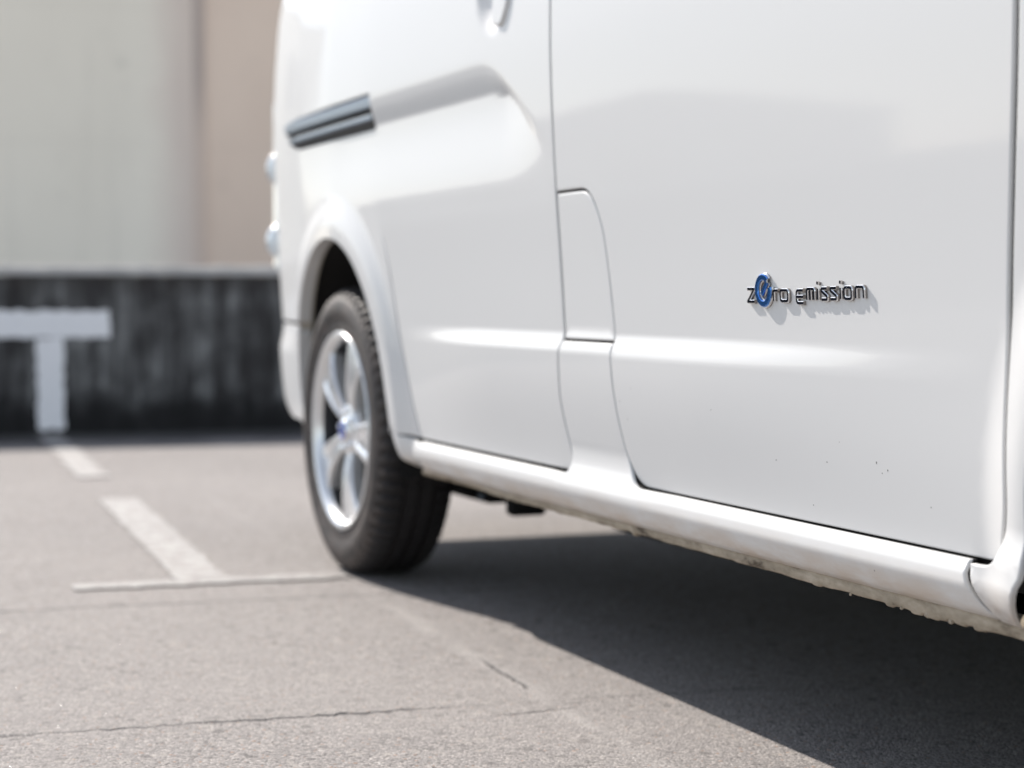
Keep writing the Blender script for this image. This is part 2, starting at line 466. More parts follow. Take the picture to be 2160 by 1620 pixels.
hbox('wall', -4, 4, -7, 7, -0.05, 2.3, 'plaster_pale')
new_obj('roof', recalc(mesh_from('roof', [(-4.4, -7.4, 2.3), (4.4, -7.4, 2.3), (4.4, 7.4, 2.3), (-4.4, 7.4, 2.3), (-4.4, 0, 3.7), (4.4, 0, 3.7)], [(0, 1, 5, 4), (2, 3, 4, 5), (0, 4, 3), (1, 2, 5), (0, 3, 2, 1)])), M['window_frame'], hs)
for yy in (-4.5, -0.6, 3.2): hbox('window', 4.0, 4.06, yy, yy + 1.4, 0.9, 1.9, 'window_glass')
bb = empty('brown_building', (-18.3, 8, 0))
tag(bb, 'pinkish brown rendered building wall directly behind the rear of the van', 'building')
base = Vector(bb.location)
bwall('wall', 2.84, 18.0, BD - 5, BD - 0.10, -0.05, 4.4, M['plaster_brown'], bb, base)
bwall('corner_pilaster', 2.703, 2.837, BD - 0.6, BD - 0.04, -0.05, 4.45, M['joint_brown'], bb, base)
bwall('parapet_cap', 2.84, 18.0, BD - 0.4, BD - 0.04, 4.403, 4.50, M['coping'], bb, base)

# ------------------------------------------------------------------ shape of the van's side: y = -bulge(x, z)
def ss(a, b, x):
    t = np.clip((np.asarray(x, float) - a) / (b - a), 0, 1); return t * t * (3 - 2 * t)
def gk(s, n=60, dx=0.0025):
    k = np.exp(-.5 * (np.arange(-n, n + 1) * dx / s) ** 2); return k / k.sum()
Z0 = np.linspace(0, 2, 801)
_p = np.array([(0, -.06), (.20, -.045), (.33, -.018), (.42, -.008), (.50, -.003), (.54, 0), (.65, .007), (.77, .016), (.9, .023), (1.0, .026), (1.07, .025), (1.15, .022), (1.3, .010), (1.7, -.08), (2, -.22)])
_b = np.convolve(np.pad(np.interp(Z0, _p[:, 0], _p[:, 1]), 60, mode='edge'), gk(.03), 'valid')
_q = np.array([(-1.1, -.30), (-.97, -.20), (-.92, -.145), (-.85, -.106), (-.7, -.070), (-.5, -.038), (-.3, -.016), (0, -.003), (.3, 0), (3.0, 0), (3.2, -.04), (3.4, -.14), (3.6, -.4)])
_X = np.linspace(-1.2, 3.8, 2001)
_pl = np.convolve(np.pad(np.interp(_X, _q[:, 0], _q[:, 1]), 60, mode='edge'), gk(.035), 'valid')
FWX = 2.80
_xu = np.array([(-2, .999), (.93, 1.0), (.98, .997), (1.03, .978), (1.1, .937), (1.257, .84), (1.5, .70), (4, .70)])
_xl = np.array([(-2, .938), (.97, .938), (1.04, .934), (1.08, .925), (1.136, .888), (1.257, .795), (1.5, .66), (4, .66)])
_zu = np.convolve(np.pad(np.interp(_X, _xu[:, 0], _xu[:, 1]), 60, mode='edge'), gk(.018), 'valid')
_zl = np.convolve(np.pad(np.interp(_X, _xl[:, 0], _xl[:, 1]), 60, mode='edge'), gk(.018), 'valid')

def bulge(x, z):
    x = np.asarray(x, float); z = np.asarray(z, float)
    r = np.interp(z, Z0, _b) + np.interp(x, _X, _pl)
    r = r + .011 * (1 - ss(.513, .545, z)) * ss(.30, .50, z) * ss(.42, .95, x) * (1 - ss(1.65, 2.42, x))   # shoulder line
    for cx, cz, amp, r0, r1 in ((0, .345, .016, .405, .475), (FWX, .345, .014, .372, .46)):
        d = np.hypot(x - cx, z - cz)
        r = r + amp * (1 - ss(r0, r1, d))                                                                # arch flares
    zu = np.interp(x, _X, _zu); zl = np.interp(x, _X, _zl)
    tt = np.clip((zu - z) / (zu - zl), 0, 1); S = .75 * tt ** 1.8 + .25 * tt * tt * (3 - 2 * tt)
    r = r - .0125 * S * (1 - ss(1.02, 1.28, x)) * ss(.775, .93, z) * ss(-.45, .15, x)                          # pressed swage over the wheel
    # hollow behind the door pull
    dd = np.sqrt(((x - 1.012) / .085) ** 2 + (np.minimum(z - 1.115, 0) / .085) ** 2)
    r = r - .014 * (1 - ss(.45, 1.0, dd)) * (1 - ss(1.20, 1.24, z))
    return r

SP = np.array([(.255, -.060), (.262, -.030), (.265, -.020), (.271, -.0135), (.280, -.0075), (.290, -.0028), (.300, -.0003), (.309, -.0010), (.3160, -.0045), (.3200, -.0105), (.3225, -.018), (.33, -.05)])
def sill_bulge(x, z):
    x = np.asarray(x, float); z = np.asarray(z, float)
    prof = np.interp(z, SP[:, 0], SP[:, 1])
    w = np.where(z > .3226, 1.0, ss(1.17, 1.25, x) * (1 - ss(1.505, 1.64, x)))
    f = ss(.298, .375, z)
    pil = (1 - f) * .0005 + f * bulge(x, z) * 1.0 - .012 * np.sin(np.pi * np.clip((z - .295) / .08, 0, 1)) * .12
    pil = np.where(z < .300, prof, pil)
    return prof * (1 - w) + pil * w

# ------------------------------------------------------------------ panels cut from that shape
def rpoly(pts, step=0.012):
    """closed outline from (x, z, corner radius), resampled evenly"""
    n_ = len(pts); out = []
    for i in range(n_):
        p0 = np.array(pts[i - 1][:2]); p = np.array(pts[i][:2]); p1 = np.array(pts[(i + 1) % n_][:2])
        r = pts[i][2] if len(pts[i]) > 2 else 0
        if r <= 0: out.append(p); continue
        a = p0 - p; b = p1 - p; la, lb = np.linalg.norm(a), np.linalg.norm(b); a /= la; b /= lb
        r = min(r, la * .48, lb * .48)
        s, e = p + a * r, p + b * r
        for k in range(9):
            t = k / 8; out.append((1 - t) ** 2 * s + 2 * t * (1 - t) * p + t * t * e)
    res = []
    for i in range(len(out)):
        a = out[i]; b = out[(i + 1) % len(out)]; L = np.linalg.norm(b - a)
        if L < 1e-6: continue
        k = max(1, int(round(L / step)))
        for j in range(k): res.append(a + (b - a) * j / k)
    return np.array(res)

def inside(P, poly):
    x, y = P[:, 0], P[:, 1]; c = np.zeros(len(P), bool); j = len(poly) - 1
    for i in range(len(poly)):
        xi, yi = poly[i]; xj, yj = poly[j]
        m_ = ((yi > y) != (yj > y)) & (x < (xj - xi) * (y - yi) / (yj - yi + 1e-15) + xi)
        c ^= m_; j = i
    return c

def dist_to_poly(P, poly):
    d = np.full(len(P), 1e9)
    for i in range(len(poly)):
        a = poly[i - 1]; b = poly[i]; ab = b - a; L2 = ab @ ab
        if L2 < 1e-12: continue
        t = np.clip(((P - a) @ ab) / L2, 0, 1)
        d = np.minimum(d, np.hypot(*(P - (a + t[:, None] * ab)).T))
    return d

def normals(fn, x, z):
    e = .0015
    gx = (fn(x + e, z) - fn(x - e, z)) / (2 * e); gz = (fn(x, z + e) - fn(x, z - e)) / (2 * e)
    N = np.stack([-gx, -np.ones_like(gx), -gz], 1)
    return N / np.linalg.norm(N, axis=1)[:, None]

def panel(name, outline, parent, fn=None, grid=0.014, gap=0.0018, depth=0.014, material=None, raise_=0.0, edge=0.0025, loc=None, dark=True):
    fn = fn or bulge
    f2 = (lambda x, z: fn(x, z) + raise_)
    poly = np.array(outline)
    area = .5 * np.sum(poly[:, 0] * np.roll(poly[:, 1], -1) - np.roll(poly[:, 0], -1) * poly[:, 1])
    if area < 0: poly = poly[::-1]
    t = np.roll(poly, -1, 0) - np.roll(poly, 1, 0); t /= np.linalg.norm(t, axis=1)[:, None]
    inw = np.stack([-t[:, 1], t[:, 0]], 1)                       # inward for a counter-clockwise outline
    n_ = len(poly)
    g_ = (gap(poly[:, 0], poly[:, 1]) if callable(gap) else np.full(n_, float(gap)))[:, None]
    ring = poly + inw * (g_ + edge)
    xs = np.arange(poly[:, 0].min(), poly[:, 0].max(), grid); zs = np.arange(poly[:, 1].min(), poly[:, 1].max(), grid)
    G = np.array([(x + (grid / 2 if k % 2 else 0), z) for k, z in enumerate(zs) for x in xs])
    G = G[inside(G, ring)]
    if len(G): G = G[dist_to_poly(G, ring) > grid * .55]
    pts = [Vector(p) for p in ring] + [Vector(p) for p in G]
    res = delaunay_2d_cdt(pts, [], [list(range(n_))], 1, 1e-7)
    V2 = np.array([tuple(v) for v in res[0]]); tris = [tuple(f) for f in res[2]]
    orig = res[3]
    Nn = normals(f2, V2[:, 0], V2[:, 1])
    vs = [(x, -o_, z) for (x, z), o_ in zip(V2, f2(V2[:, 0], V2[:, 1]))]
    nn = [tuple(q) for q in Nn]
    fs = []
    for a, b, c_ in tris:
        fs.append((a, b, c_))
    ringmap = [None] * n_
    for k, src in enumerate(orig):
        for q in src:
            if q < n_: ringmap[q] = k
    for q in range(n_):
        if ringmap[q] is None:
            ringmap[q] = int(np.argmin(np.hypot(*(V2 - ring[q]).T)))
    Nr = normals(f2, ring[:, 0], ring[:, 1])
    prev = ringmap
    for ins, d, th in ((g_ + edge * .45, .0005, 30), (g_ + edge * .1, .0015, 65), (g_, .003, 90), (g_, min(.0055, depth * .8), 90), (g_, depth, 90)):
        pp = poly + inw * ins
        oo = f2(ring[:, 0], ring[:, 1]) - d
        base_i = len(vs)
        for q in range(n_):
            vs.append((pp[q, 0], -oo[q], pp[q, 1]))
            out3 = np.array([-inw[q, 0], 0, -inw[q, 1]])
            v = Nr[q] * math.cos(math.radians(th)) + out3 * math.sin(math.radians(th))
            nn.append(tuple(v / np.linalg.norm(v)))
        cur = list(range(base_i, base_i + n_))
        for q in range(n_):
            q2 = (q + 1) % n_
            fs.append((prev[q2], prev[q], cur[q], cur[q2]))
        prev = cur
    nd = n_
    me = mesh_from(name, vs, fs, True)
    me.normals_split_custom_set_from_vertices(nn)
    ob = new_obj(name, me, material or M['paint'], parent, loc)
    if dark:                                               # shut-line shade painted onto the deep flank
        me.materials.append(M['dark'])
        for q in range(len(fs) - nd, len(fs)): me.polygons[q].material_index = 1
    return ob

van = empty('electric_van', (1.3, 0.85, 0))
tag(van, 'glossy white electric van parked beside the painted lines, seen low along its side', 'van')
OFF = (-1.3, -0.85, 0)

def arc(cx, cz, rx, rz, a0, a1, k=40):
    return [(cx + rx * math.cos(math.radians(a0 + (a1 - a0) * i / k)), cz + rz * math.sin(math.radians(a0 + (a1 - a0) * i / k))) for i in range(k + 1)]

ZT = 1.70
GX = 1.262                                                    # gap between the sliding door and the front door
# sliding door
slide_rear = [(.325, ZT, .05), (.325, .93, 0), (.312, .865, .04), (.337, .789, .05), (.366, .717, .05), (.398, .655, .06), (.432, .531, .08), (.480, .415, .06), (.512, .3235, .010)]
slide = [(GX, ZT, .04)] + slide_rear + [(1.262, .3235, .022), (1.263, .352, .03), (1.253, .400, .04), (1.248, .44, .05), (1.255, .505, .02), (GX, .530, .01)]
p = panel('sliding_door', rpoly(slide, .009), van, loc=OFF, grid=.009, gap=lambda x, z: np.where((x < .6) & (z > .72), .0003, .0036))
# flap in front of the sliding door
flap = [(GX, .5325, .006), (GX, .7605, .008), (1.385, .7605, .035), (1.425, .712, .04), (1.440, .640, .05), (1.449, .560, .02), (1.449, .5325, .008)]
panel('charge_flap', rpoly(flap, .008), van, loc=OFF, grid=.012, gap=.0018, raise_=-.0006, edge=.004)
# front door
fd = [(2.440, ZT, .04), (GX, ZT, .04), (GX, .7605, .002), (1.385, .7605, .035), (1.425, .712, .04), (1.440, .640, .05), (1.449, .560, .02), (1.450, .5325, .004),
      (1.451, .478, .03), (1.455, .43, .03), (1.467, .365, .03), (1.500, .3235, .030), (2.372, .3235, .022), (2.398, .375, .03), (2.402, .50, .05), (2.410, .62, .05), (2.432, .80, .05), (2.440, .90, .03)]
front_door = panel('front_door', rpoly(fd), van, loc=OFF, gap=lambda x, z: np.where(z < .345, .0009, .0020))
# sill with the lower B-pillar in one pressing
sill = [(.566, .2625), (.548, .300, .01), (.532, .3234), (1.238, .3234), (1.2540, .3265), (1.2618, .3370), (1.263, .352, .02), (1.253, .400, .04), (1.248, .44, .05), (1.255, .505, .02), (1.262, .5315, .006),
        (1.4500, .5315, .004), (1.451, .478, .03), (1.455, .43, .03), (1.467, .365, .03), (1.4995, .3234, .030), (2.325, .3234, .004), (2.333, .300, .01), (2.350, .278, .01), (2.368, .2625)]
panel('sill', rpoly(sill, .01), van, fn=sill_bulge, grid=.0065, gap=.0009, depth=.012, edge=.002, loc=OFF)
# rear end of the sill under the arch
panel('sill_end', rpoly([(.561, .2625), (.543, .300, .01), (.527, .321), (.445, .326, .01), (.374, .330, .004), (.392, .290, .03), (.430, .2625, .02)], .008), van,
      fn=lambda x, z: sill_bulge(x, np.minimum(z, .318)) * ss(.42, .56, x) + (1 - ss(.42, .56, x)) * (bulge(x, z) - .030 * (1 - ss(.255, .285, z))), grid=.0065, gap=.0012, edge=.003, loc=OFF)
# rear quarter with the wheel arch
ARC = arc(0, .350, .366, .372, -4, 184, 60)
q = [(.322, ZT, .03), (-.955, ZT, .08), (-.975, .536, .01)] + [(-.345, .5345)] + [a_ for a_ in ARC[::-1] if a_[1] > .5345 or a_[0] > 0][0:]
q = [(.322, ZT, .03), (-.955, ZT, .08), (-.975, .536, .01)]
q += [a_ for a_ in reversed(ARC) if (a_[1] > .536 or a_[0] > 0)]
q += [(.374, .345), (.384, .326), (.440, .3275), (.508, .3255, .006)]
q += [(.478, .415, .06), (.430, .531, .08), (.396, .655, .06), (.364, .717, .05), (.335, .789, .05), (.310, .865, .04), (.318, .9345, .004)]
q += [(-.300, .9345, .01), (-.420, .968, .015), (-.400, 1.004, .006), (.320, 1.004, .004)]
panel('rear_quarter', rpoly(q), van, fn=lambda x, z: bulge(x, z) - .0040 * ss(.62, .80, z), loc=OFF, depth=.030, gap=lambda x, z: np.where(z > .74, .0002, .0022), dark=False)
# rear bumper corner
b_ = [(-.345, .5325), (-.955, .5325), (-.965, .40, .03), (-.80, .350, .06), (-.62, .302, .04), (-.352, .300, .012)]
b_ += [a_ for a_ in reversed(ARC) if a_[0] < -.30 and a_[1] < .530][0:]
b_ = [(-.955, .5325), (-.970, .40, .04), (-.80, .352, .08), (-.60, .302, .05), (-.350, .300, .012)] + [a_ for a_ in ARC[::-1] if a_[0] < 0 and .335 < a_[1] < .530][::1] + [(-.338, .5325)]
panel('rear_bumper', rpoly(b_), van, fn=lambda x, z: bulge(x, z) + .014 * (1 - ss(-.62, -.36, x)) * (1 - ss(.46, .53, z)), loc=OFF, depth=.030, gap=.0010, raise_=-.001, dark=False)
# front wing with arch
FARC = arc(FWX, .350, .364, .366, 184, -4, 60)
fw = [(3.45, .80, .05), (3.25, 1.00, .06), (2.95, 1.12, .08), (2.70, 1.20, .05), (2.445, 1.20, .01), (2.445, .90, .03), (2.437, .80, .05), (2.415, .62, .05), (2.407, .50, .05), (2.403, .375, .03), (2.377, .3225, .022),
      (2.336, .3205), (2.343, .300, .01), (2.358, .278, .01), (2.372, .2625), (2.405, .258, .01), (2.424, .290, .02)]
fw += FARC + [(3.20, .30, .02), (3.42, .33, .05)]
def wing_bulge(x, z):
    w = 1 - ss(.325, .365, z)
    return bulge(x, z) * (1 - w) + w * (np.interp(z, SP[:9, 0], SP[:9, 1]) + .001 + .010 * ss(2.36, 2.43, x))
panel('front_wing', rpoly(fw, .01), van, fn=wing_bulge, loc=OFF, grid=.012, gap=.0008, depth=.007, dark=False)

# windows set in the upper doors (above the picture)
panel('side_window', rpoly([(1.34, 1.20, .04), (2.30, 1.20, .05), (2.20, 1.60, .06), (1.34, 1.60, .04)]), van, material=M['glass'], raise_=.002, depth=.004, loc=OFF, grid=.03)
panel('side_window', rpoly([(.42, 1.20, .04), (1.19, 1.20, .04), (1.19, 1.60, .04), (.42, 1.60, .05)]), van, material=M['glass'], raise_=.002, depth=.004, loc=OFF, grid=.03)

# flange turned in round the rear arch, dusty
def arch_flange(name, pts, d0, d1):
    vs, fs = [], []
    for (x, z), (cx) in zip(pts, [0] * len(pts)):
        o_ = float(bulge(x, z))
        for d in (d0, (d0 + d1) / 2, d1): vs.append((x, -o_ + d, z))
    for i in range(len(pts) - 1):
        for j in range(2): fs.append((3 * i + j, 3 * i + 3 + j, 3 * i + 4 + j, 3 * i + 1 + j))
    return new_obj(name, mesh_from(name, vs, fs, True), M['flange'], van, OFF)
arch_flange('arch_flange', arc(0, .350, .369, .375, -4, 187, 60), .006, .036)
arch_flange('arch_flange', arc(FWX, .350, .368, .370, -4, 187, 60), .0065, .0085)

# ------------------------------------------------------------------ rail of the sliding door
rp = [(-.012, 1.0025), (.0035, 1.0005), (.0055, .995), (.0050, .980), (.0020, .9765), (-.016, .9745), (-.017, .9655), (-.002, .9640), (.0045, .9620), (.0050, .9545), (.0020, .9510), (-.006, .9450), (-.009, .9375), (-.013, .9355)]
mi = [0, 0, 0, 0, 1, 1, 1, 0, 0, 0, 1, 1, 1]
vs, fs, mm_ = [], [], []
K = 60
for i in range(K + 1):
    t = i / K
    for o_, z in rp:
        x0_ = -.435 + max(0, (.985 - z)) * 2.2
        x = x0_ + (.317 - x0_) * t
        vs.append((x, -(float(np.interp(z, Z0, _b) + np.interp(x, _X, _pl)) + o_ * .6 - .0015 - .0085 * float(ss(-.40, .05, x))), z))
P = len(rp)
for i in range(K):
    for j in range(P - 1):
        fs.append((i * P + j, i * P + j + 1, (i + 1) * P + j + 1, (i + 1) * P + j)); mm_.append(mi[j])
me = mesh_from('door_rail', vs, fs, False); me.materials.append(M['rail_metal']); me.materials.append(M['black'])
me.polygons.foreach_set('material_index', mm_)
tag(new_obj('door_rail', me, None, van, OFF), 'dark blue grey channel rail behind the sliding door')

# door pull on the sliding door
def pull_fn(x, z): return np.interp(z, Z0, _b) + .0055 - .10 * np.maximum(0, np.abs(x - 1.050) - .012) ** 1.6 + 0 * x
panel('door_pull', rpoly([(1.020, 1.30, .02), (1.020, 1.050, .008), (1.058, 1.038, .026), (1.092, 1.078, .03), (1.100, 1.30, .02)], .008), van, fn=pull_fn, grid=.008, gap=.0005, depth=.024, edge=.005, loc=OFF, dark=False)

# ------------------------------------------------------------------ inner shell, roof, other side
W = 1.70
def ztop(x): return float(np.interp(x, [-.97, -.85, -.5, 1.7, 2.2, 2.8, 3.2, 3.45, 3.55], [1.76, 1.83, 1.86, 1.85, 1.78, 1.28, 1.04, .92, .80]))
def zbot(x):
    z = .335 if x > -.40 else .40
    for cx in (0, FWX):
        if abs(x - cx) < .395: z = max(z, .34 + math.sqrt(.395 ** 2 - (x - cx) ** 2))
    return z
xs = sorted(set([-.96, -.9, -.8, -.7, -.6, -.5, -.42] + [round(-.395 + .79 * i / 26, 4) for i in range(27)] + [.5, .8, 1.2, 1.6, 2.0, 2.2, 2.35] + [round(FWX - .395 + .79 * i / 26, 4) for i in range(27)] + [3.25, 3.4, 3.5, 3.55]))
vs, fs, mm_ = [], [], []
NS = 14
def section(x):
    zt, zb = ztop(x), zbot(x)
    pts = []
    zz = np.linspace(zb, zt - .12, NS)
    for z in zz: pts.append((-(float(bulge(x, z)) - .020), z))
    y0 = pts[-1][0]; y1 = W + (float(bulge(x, zz[-1])) - .0)
    for k in range(1, 12):
        t = k / 12; e = 1 - abs(2 * t - 1) ** 4
        pts.append((y0 + (y1 - y0) * (0.5 - 0.5 * math.cos(math.pi * t)) , zt - .12 + .12 * e))
    for z in zz[::-1]: pts.append((W + float(bulge(x, z)), z))
    return pts
secs = [section(x) for x in xs]; P = len(secs[0])
for x, s_ in zip(xs, secs):
    for y, z in s_: vs.append((x, y, z))
for i in range(len(xs) - 1):
    for j in range(P):
        j2 = (j + 1) % P
        fs.append((i * P + j, i * P + j2, (i + 1) * P + j2, (i + 1) * P + j))
        xm = (xs[i] + xs[i + 1]) / 2
        if j < NS - 1: mm_.append(1)
        elif j == P - 1: mm_.append(1)
        elif 2.2 < xm < 3.0 and NS <= j < NS + 10: mm_.append(2)
        else: mm_.append(0)
fs.append(tuple(range(P))[::-1]); mm_.append(0)
fs.append(tuple((len(xs) - 1) * P + j for j in range(P))); mm_.append(0)
me = mesh_from('body_shell', vs, fs, False)
for k in ('paint', 'dark', 'glass'): me.materials.append(M[k])
me.polygons.foreach_set('material_index', mm_)
recalc(me)
for p_ in me.polygons: p_.use_smooth = (p_.material_index == 0 and len(p_.vertices) == 4)
new_obj('body_shell', me, None, van, OFF)
# dark liner behind the lower door edges and sills
vs, fs = [], []
lx = np.linspace(.365, 2.36, 40)
for x in lx:
    for y, z in ((.034, .345), (.034, .272), (.075, .256), (.20, .252)): vs.append((x, y, z))
for i in range(len(lx) - 1):
    for j in range(3): fs.append((i * 4 + j, i * 4 + j + 1, i * 4 + 5 + j, i * 4 + 4 + j))
new_obj('inner_sill', mesh_from('inner_sill', vs, fs), M['dark'], van, OFF)

# ragged, dusty, caked seam below the sill
vs, fs = [], []
K = 620
SN = [rng.gauss(0, 1) for _ in range(400)]
for i in range(K + 1):
    x = .50 + (2.62 - .50) * i / K
    ragged = .0003 * math.sin(x * 31) + .0003 * math.sin(x * 83 + 1) + .0004 * SN[i // 6 % 400]
    if 2.15 < x < 2.34: ragged += -.0034 * max(0.0, SN[(i // 5) % 400]) * min(1, (x - 2.15) * 40, (2.34 - x) * 40)
    elif x > 1.95 and SN[(i // 4) % 400] > 1.6: ragged -= .0025
    if abs(x - 1.455) < .004: ragged -= .004
    zb = .2505 - .0040 * float(ss(1.2, 2.2, x)) + .014 * (1 - float(ss(.50, .95, x))) + ragged
    y = .028 + .0007 * math.sin(x * 41) + .0004 * math.sin(x * 117)
    for yy, z in ((y + .006, .272), (y, .268), (y - .0035, .262), (y - .002, .256), (y - .001, zb + .002), (y + .003, zb), (y + .010, zb + .001)): vs.append((x, yy, z))
P = 7
for i in range(K):
    for j in range(P - 1): fs.append((i * P + j, i * P + j + 1, (i + 1) * P + j + 1, (i + 1) * P + j))
tag(new_obj('sill_seam', mesh_from('sill_seam', vs, fs, True), M['sealant'], van, OFF), 'beige dusty, caked seam with a ragged lower edge under the sill')

# clumps of dried mud hanging on the seam near the front
def blob(name, x, y, z, r, material, parent, loc):
    bm = bmesh.new(); bmesh.ops.create_icosphere(bm, subdivisions=2, radius=r)
    for v in bm.verts:
        v.co *= rng.uniform(.75, 1.25); v.co += Vector((x, y, z))
    me = bpy.data.meshes.new(name); bm.to_mesh(me); bm.free()
    return new_obj(name, me, material, parent, loc)
for x, r in ((2.17, .0032), (2.222, .0048), (2.231, .003), (2.268, .0042), (2.06, .0024)):
    blob('mud_clump', x, .029, .2462 + rng.uniform(-.0006, .0010), r * .8, M['sealant'], van, OFF)

# underbody
def vbox(name, x0, x1, y0, y1, z0, z1, m_, bev=.01):
    return new_obj(name, box_mesh(name, x0, x1, y0, y1, z0, z1, bev), m_, van, OFF)
vbox('battery_tray', .75, 2.30, .30, 1.58, .165, .34, M['under'], .02)  # underside dropped, out of sight, to cut light beneath the van
vbox('floor_pan', -.55, 3.40, .14, 1.65, .338, .36, M['under'], .004)
vbox('rear_axle', -.05, .05, .20, 1.50, .27, .35, M['under'], .02)
vbox('leaf_spring', -.50, .30, .27, .34, .215, .235, M['under'], .006)
vbox('spring_seat', -.06, .27, .24, .42, .165, .30, M['under'], .02)
vbox('spring_hanger', .27, .40, .27, .33, .172, .30, M['under'], .012)
vbox('spring_hanger', .335, .375, .26, .34, .150, .20, M['under'], .010)
vbox('hanger_bolt', .245, .262, .232, .245, .172, .190, M['rail_metal'], .004)
vbox('brake_line', .25, .62, .20, .23, .225, .245, M['under'], .008)
vs, fs = [], []
for k, (x, z) in enumerate(arc(0, .345, .388, .390, -16, 60, 20)):
    for y in (.020, .32): vs.append((x, y, z))
for k in range(20): fs.append((2 * k, 2 * k + 1, 2 * k + 3, 2 * k + 2))
new_obj('arch_shadow_liner', mesh_from('arch_shadow_liner', vs, fs, True), M['under'], van, OFF)  # added as a shadow caster between tyre and sill

vbox('far_light_block', .45, 2.35, 1.66, 1.69, .14, .36, M['under'], .01)  # unseen strip added on the far side to block light underneath

# ------------------------------------------------------------------ rear lamps
def ellipsoid(name, c, r, material, parent, loc, k=2.0):
    bm = bmesh.new(); bmesh.ops.create_uvsphere(bm, u_segments=28, v_segments=18, radius=1)
    for v in bm.verts:
        d = v.co.copy()
        v.co = Vector((math.copysign(abs(d.x) ** (2 / k), d.x) * r[0] + c[0], math.copysign(abs(d.y) ** (2 / k), d.y) * r[1] + c[1], math.copysign(abs(d.z) ** (2 / k), d.z) * r[2] + c[2]))
    me = bpy.data.meshes.new(name); bm.to_mesh(me); bm.free()
    me.polygons.foreach_set('use_smooth', [True] * len(me.polygons))
    return new_obj(name, me, material, parent, loc)
lamp = new_obj('rear_lamp', box_mesh('rear_lamp', -.985, -.925, .115, .235, .66, 1.12, .02, 3), M['lens'], van, OFF)
ellipsoid('lamp_bulge', (-.955, .128, .935), (.036, .034, .044), M['lens'], lamp, None)
ellipsoid('lamp_bulge', (-.955, .128, .745), (.040, .036, .046), M['lens'], lamp, None)

# ------------------------------------------------------------------ wheels
def lathe(prof, seg, mod=None):
    vs, fs = [], []
    P = len(prof)
    for i in range(seg):
        a = 2 * math.pi * i / seg
        for j, (y, r) in enumerate(prof):
            rr = mod(i, j, y, r) if mod else r
            vs.append((rr * math.cos(a), y, rr * math.sin(a)))
    for i in range(seg):
        i2 = (i + 1) % seg
        for j in range(P - 1): fs.append((i * P + j, i * P + j + 1, i2 * P + j + 1, i2 * P + j))
    return vs, fs
WR = .3115
def tyre_mesh():
    prof = [(.030, .205), (.016, .208), (.010, .213), (.005, .222), (.0035, .228), (.0045, .230), (.0015, .240), (-.003, .253), (-.004, .262), (-.002, .274), (.002, .284), (.0065, .2905), (.0060, .293), (.012, .300), (.018, .3045), (.026, .3078), (.036, .3097)]
    for g in (.062, .100, .138):
        prof += [(g - .010, .3108), (g - .0060, .3112), (g - .0050, .3005), (g + .0050, .3005), (g + .0060, .3112)]
    prof += [(.152, .3108), (.164, .3097), (.174, .3078), (.182, .3045), (.188, .300), (.196, .285), (.202, .262), (.196, .235), (.185, .210), (.170, .205)]
    seg = 320
    def mod(i, j, y, r):
        if 12 <= j <= 18 and i % 5 in (0, 1): return r - .0075
        if y > .15 and 26 < j < len(prof) - 4 and i % 5 in (2, 3): return r - .0075
        if (.066 < y < .096 or .104 < y < .134) and i % 10 == 4: return r - .003
        return r
    vs, fs = lathe(prof, seg, mod)
    vs = [(x, y if y < .02 else .02 + (y - .02) * .84, max(z, -.3090)) for x, y, z in vs]
    me = recalc(mesh_from('tyre', vs, fs, True))
    for p_ in me.polygons: p_.use_smooth = p_.center.y < .010
    return me
def rim_mesh():
    prof = [(.170, .206), (.06, .196), (.030, .200), (.014, .2085), (.0085, .2135), (.0045, .2150), (.0015, .2135), (.0010, .2095), (.0035, .2035), (.010, .1975), (.022, .1935), (.045, .190), (.170, .186)]
    vs, fs = lathe(prof, 128)
    me = recalc(mesh_from('rim', vs, fs, True))
    me.materials.append(M['alloy']); me.materials.append(M['alloy_dark'])
    for p_ in me.polygons: p_.material_index = 1 if p_.center.y > .024 else 0
    return me
def spoke_mesh():
    vs, fs = [], []
    K = 22
    for i in range(K + 1):
        t = i / K; r = .030 + (.1965 - .030) * t
        w = .5 * (.036 + .034 * t + .050 * t ** 2.2)
        y = .026 - .010 * math.sin(math.pi * min(1, t * 1.05)) - .012 * t
        ridge = .0045
        prof = [(-w, y + .030), (-w, y + .006), (-w * .86, y + .0005), (-w * .62, y), (-w * .42, y + .0035), (0, y + ridge), (w * .42, y + .0035), (w * .62, y), (w * .86, y + .0005), (w, y + .006), (w, y + .030)]
        for a, yy in prof: vs.append((r, yy, a))
    P = 11
    for i in range(K):
        for j in range(P - 1): fs.append((i * P + j, i * P + j + 1, (i + 1) * P + j + 1, (i + 1) * P + j))
    me = recalc(mesh_from('spoke', vs, fs, False))
    return me
def disc_mesh(name, prof, seg=48):
    vs, fs = lathe(prof, seg)
    return recalc(mesh_from(name, vs, fs, True))
T_ME, R_ME, S_ME = tyre_mesh(), rim_mesh(), spoke_mesh()
HUB = disc_mesh('hub', [(.060, .060), (.028, .060), (.022, .056), (.020, .048), (.021, .034), (.017, .030), (.015, .026), (.0145, .0)])
CAP = disc_mesh('cap', [(.017, .0255), (.012, .0250), (.010, .0225), (.0096, .0)], 40)
RING = disc_mesh('cap_ring', [(.010, .0210), (.0075, .0200), (.0075, .0165), (.010, .0160)], 40)
BRK = disc_mesh('brake', [(.120, .14), (.075, .14), (.070, .135), (.070, .07), (.060, .06), (.060, .0)], 64)
NUT = disc_mesh('nut', [(.034, .010), (.016, .009), (.013, .006), (.012, .0)], 6)
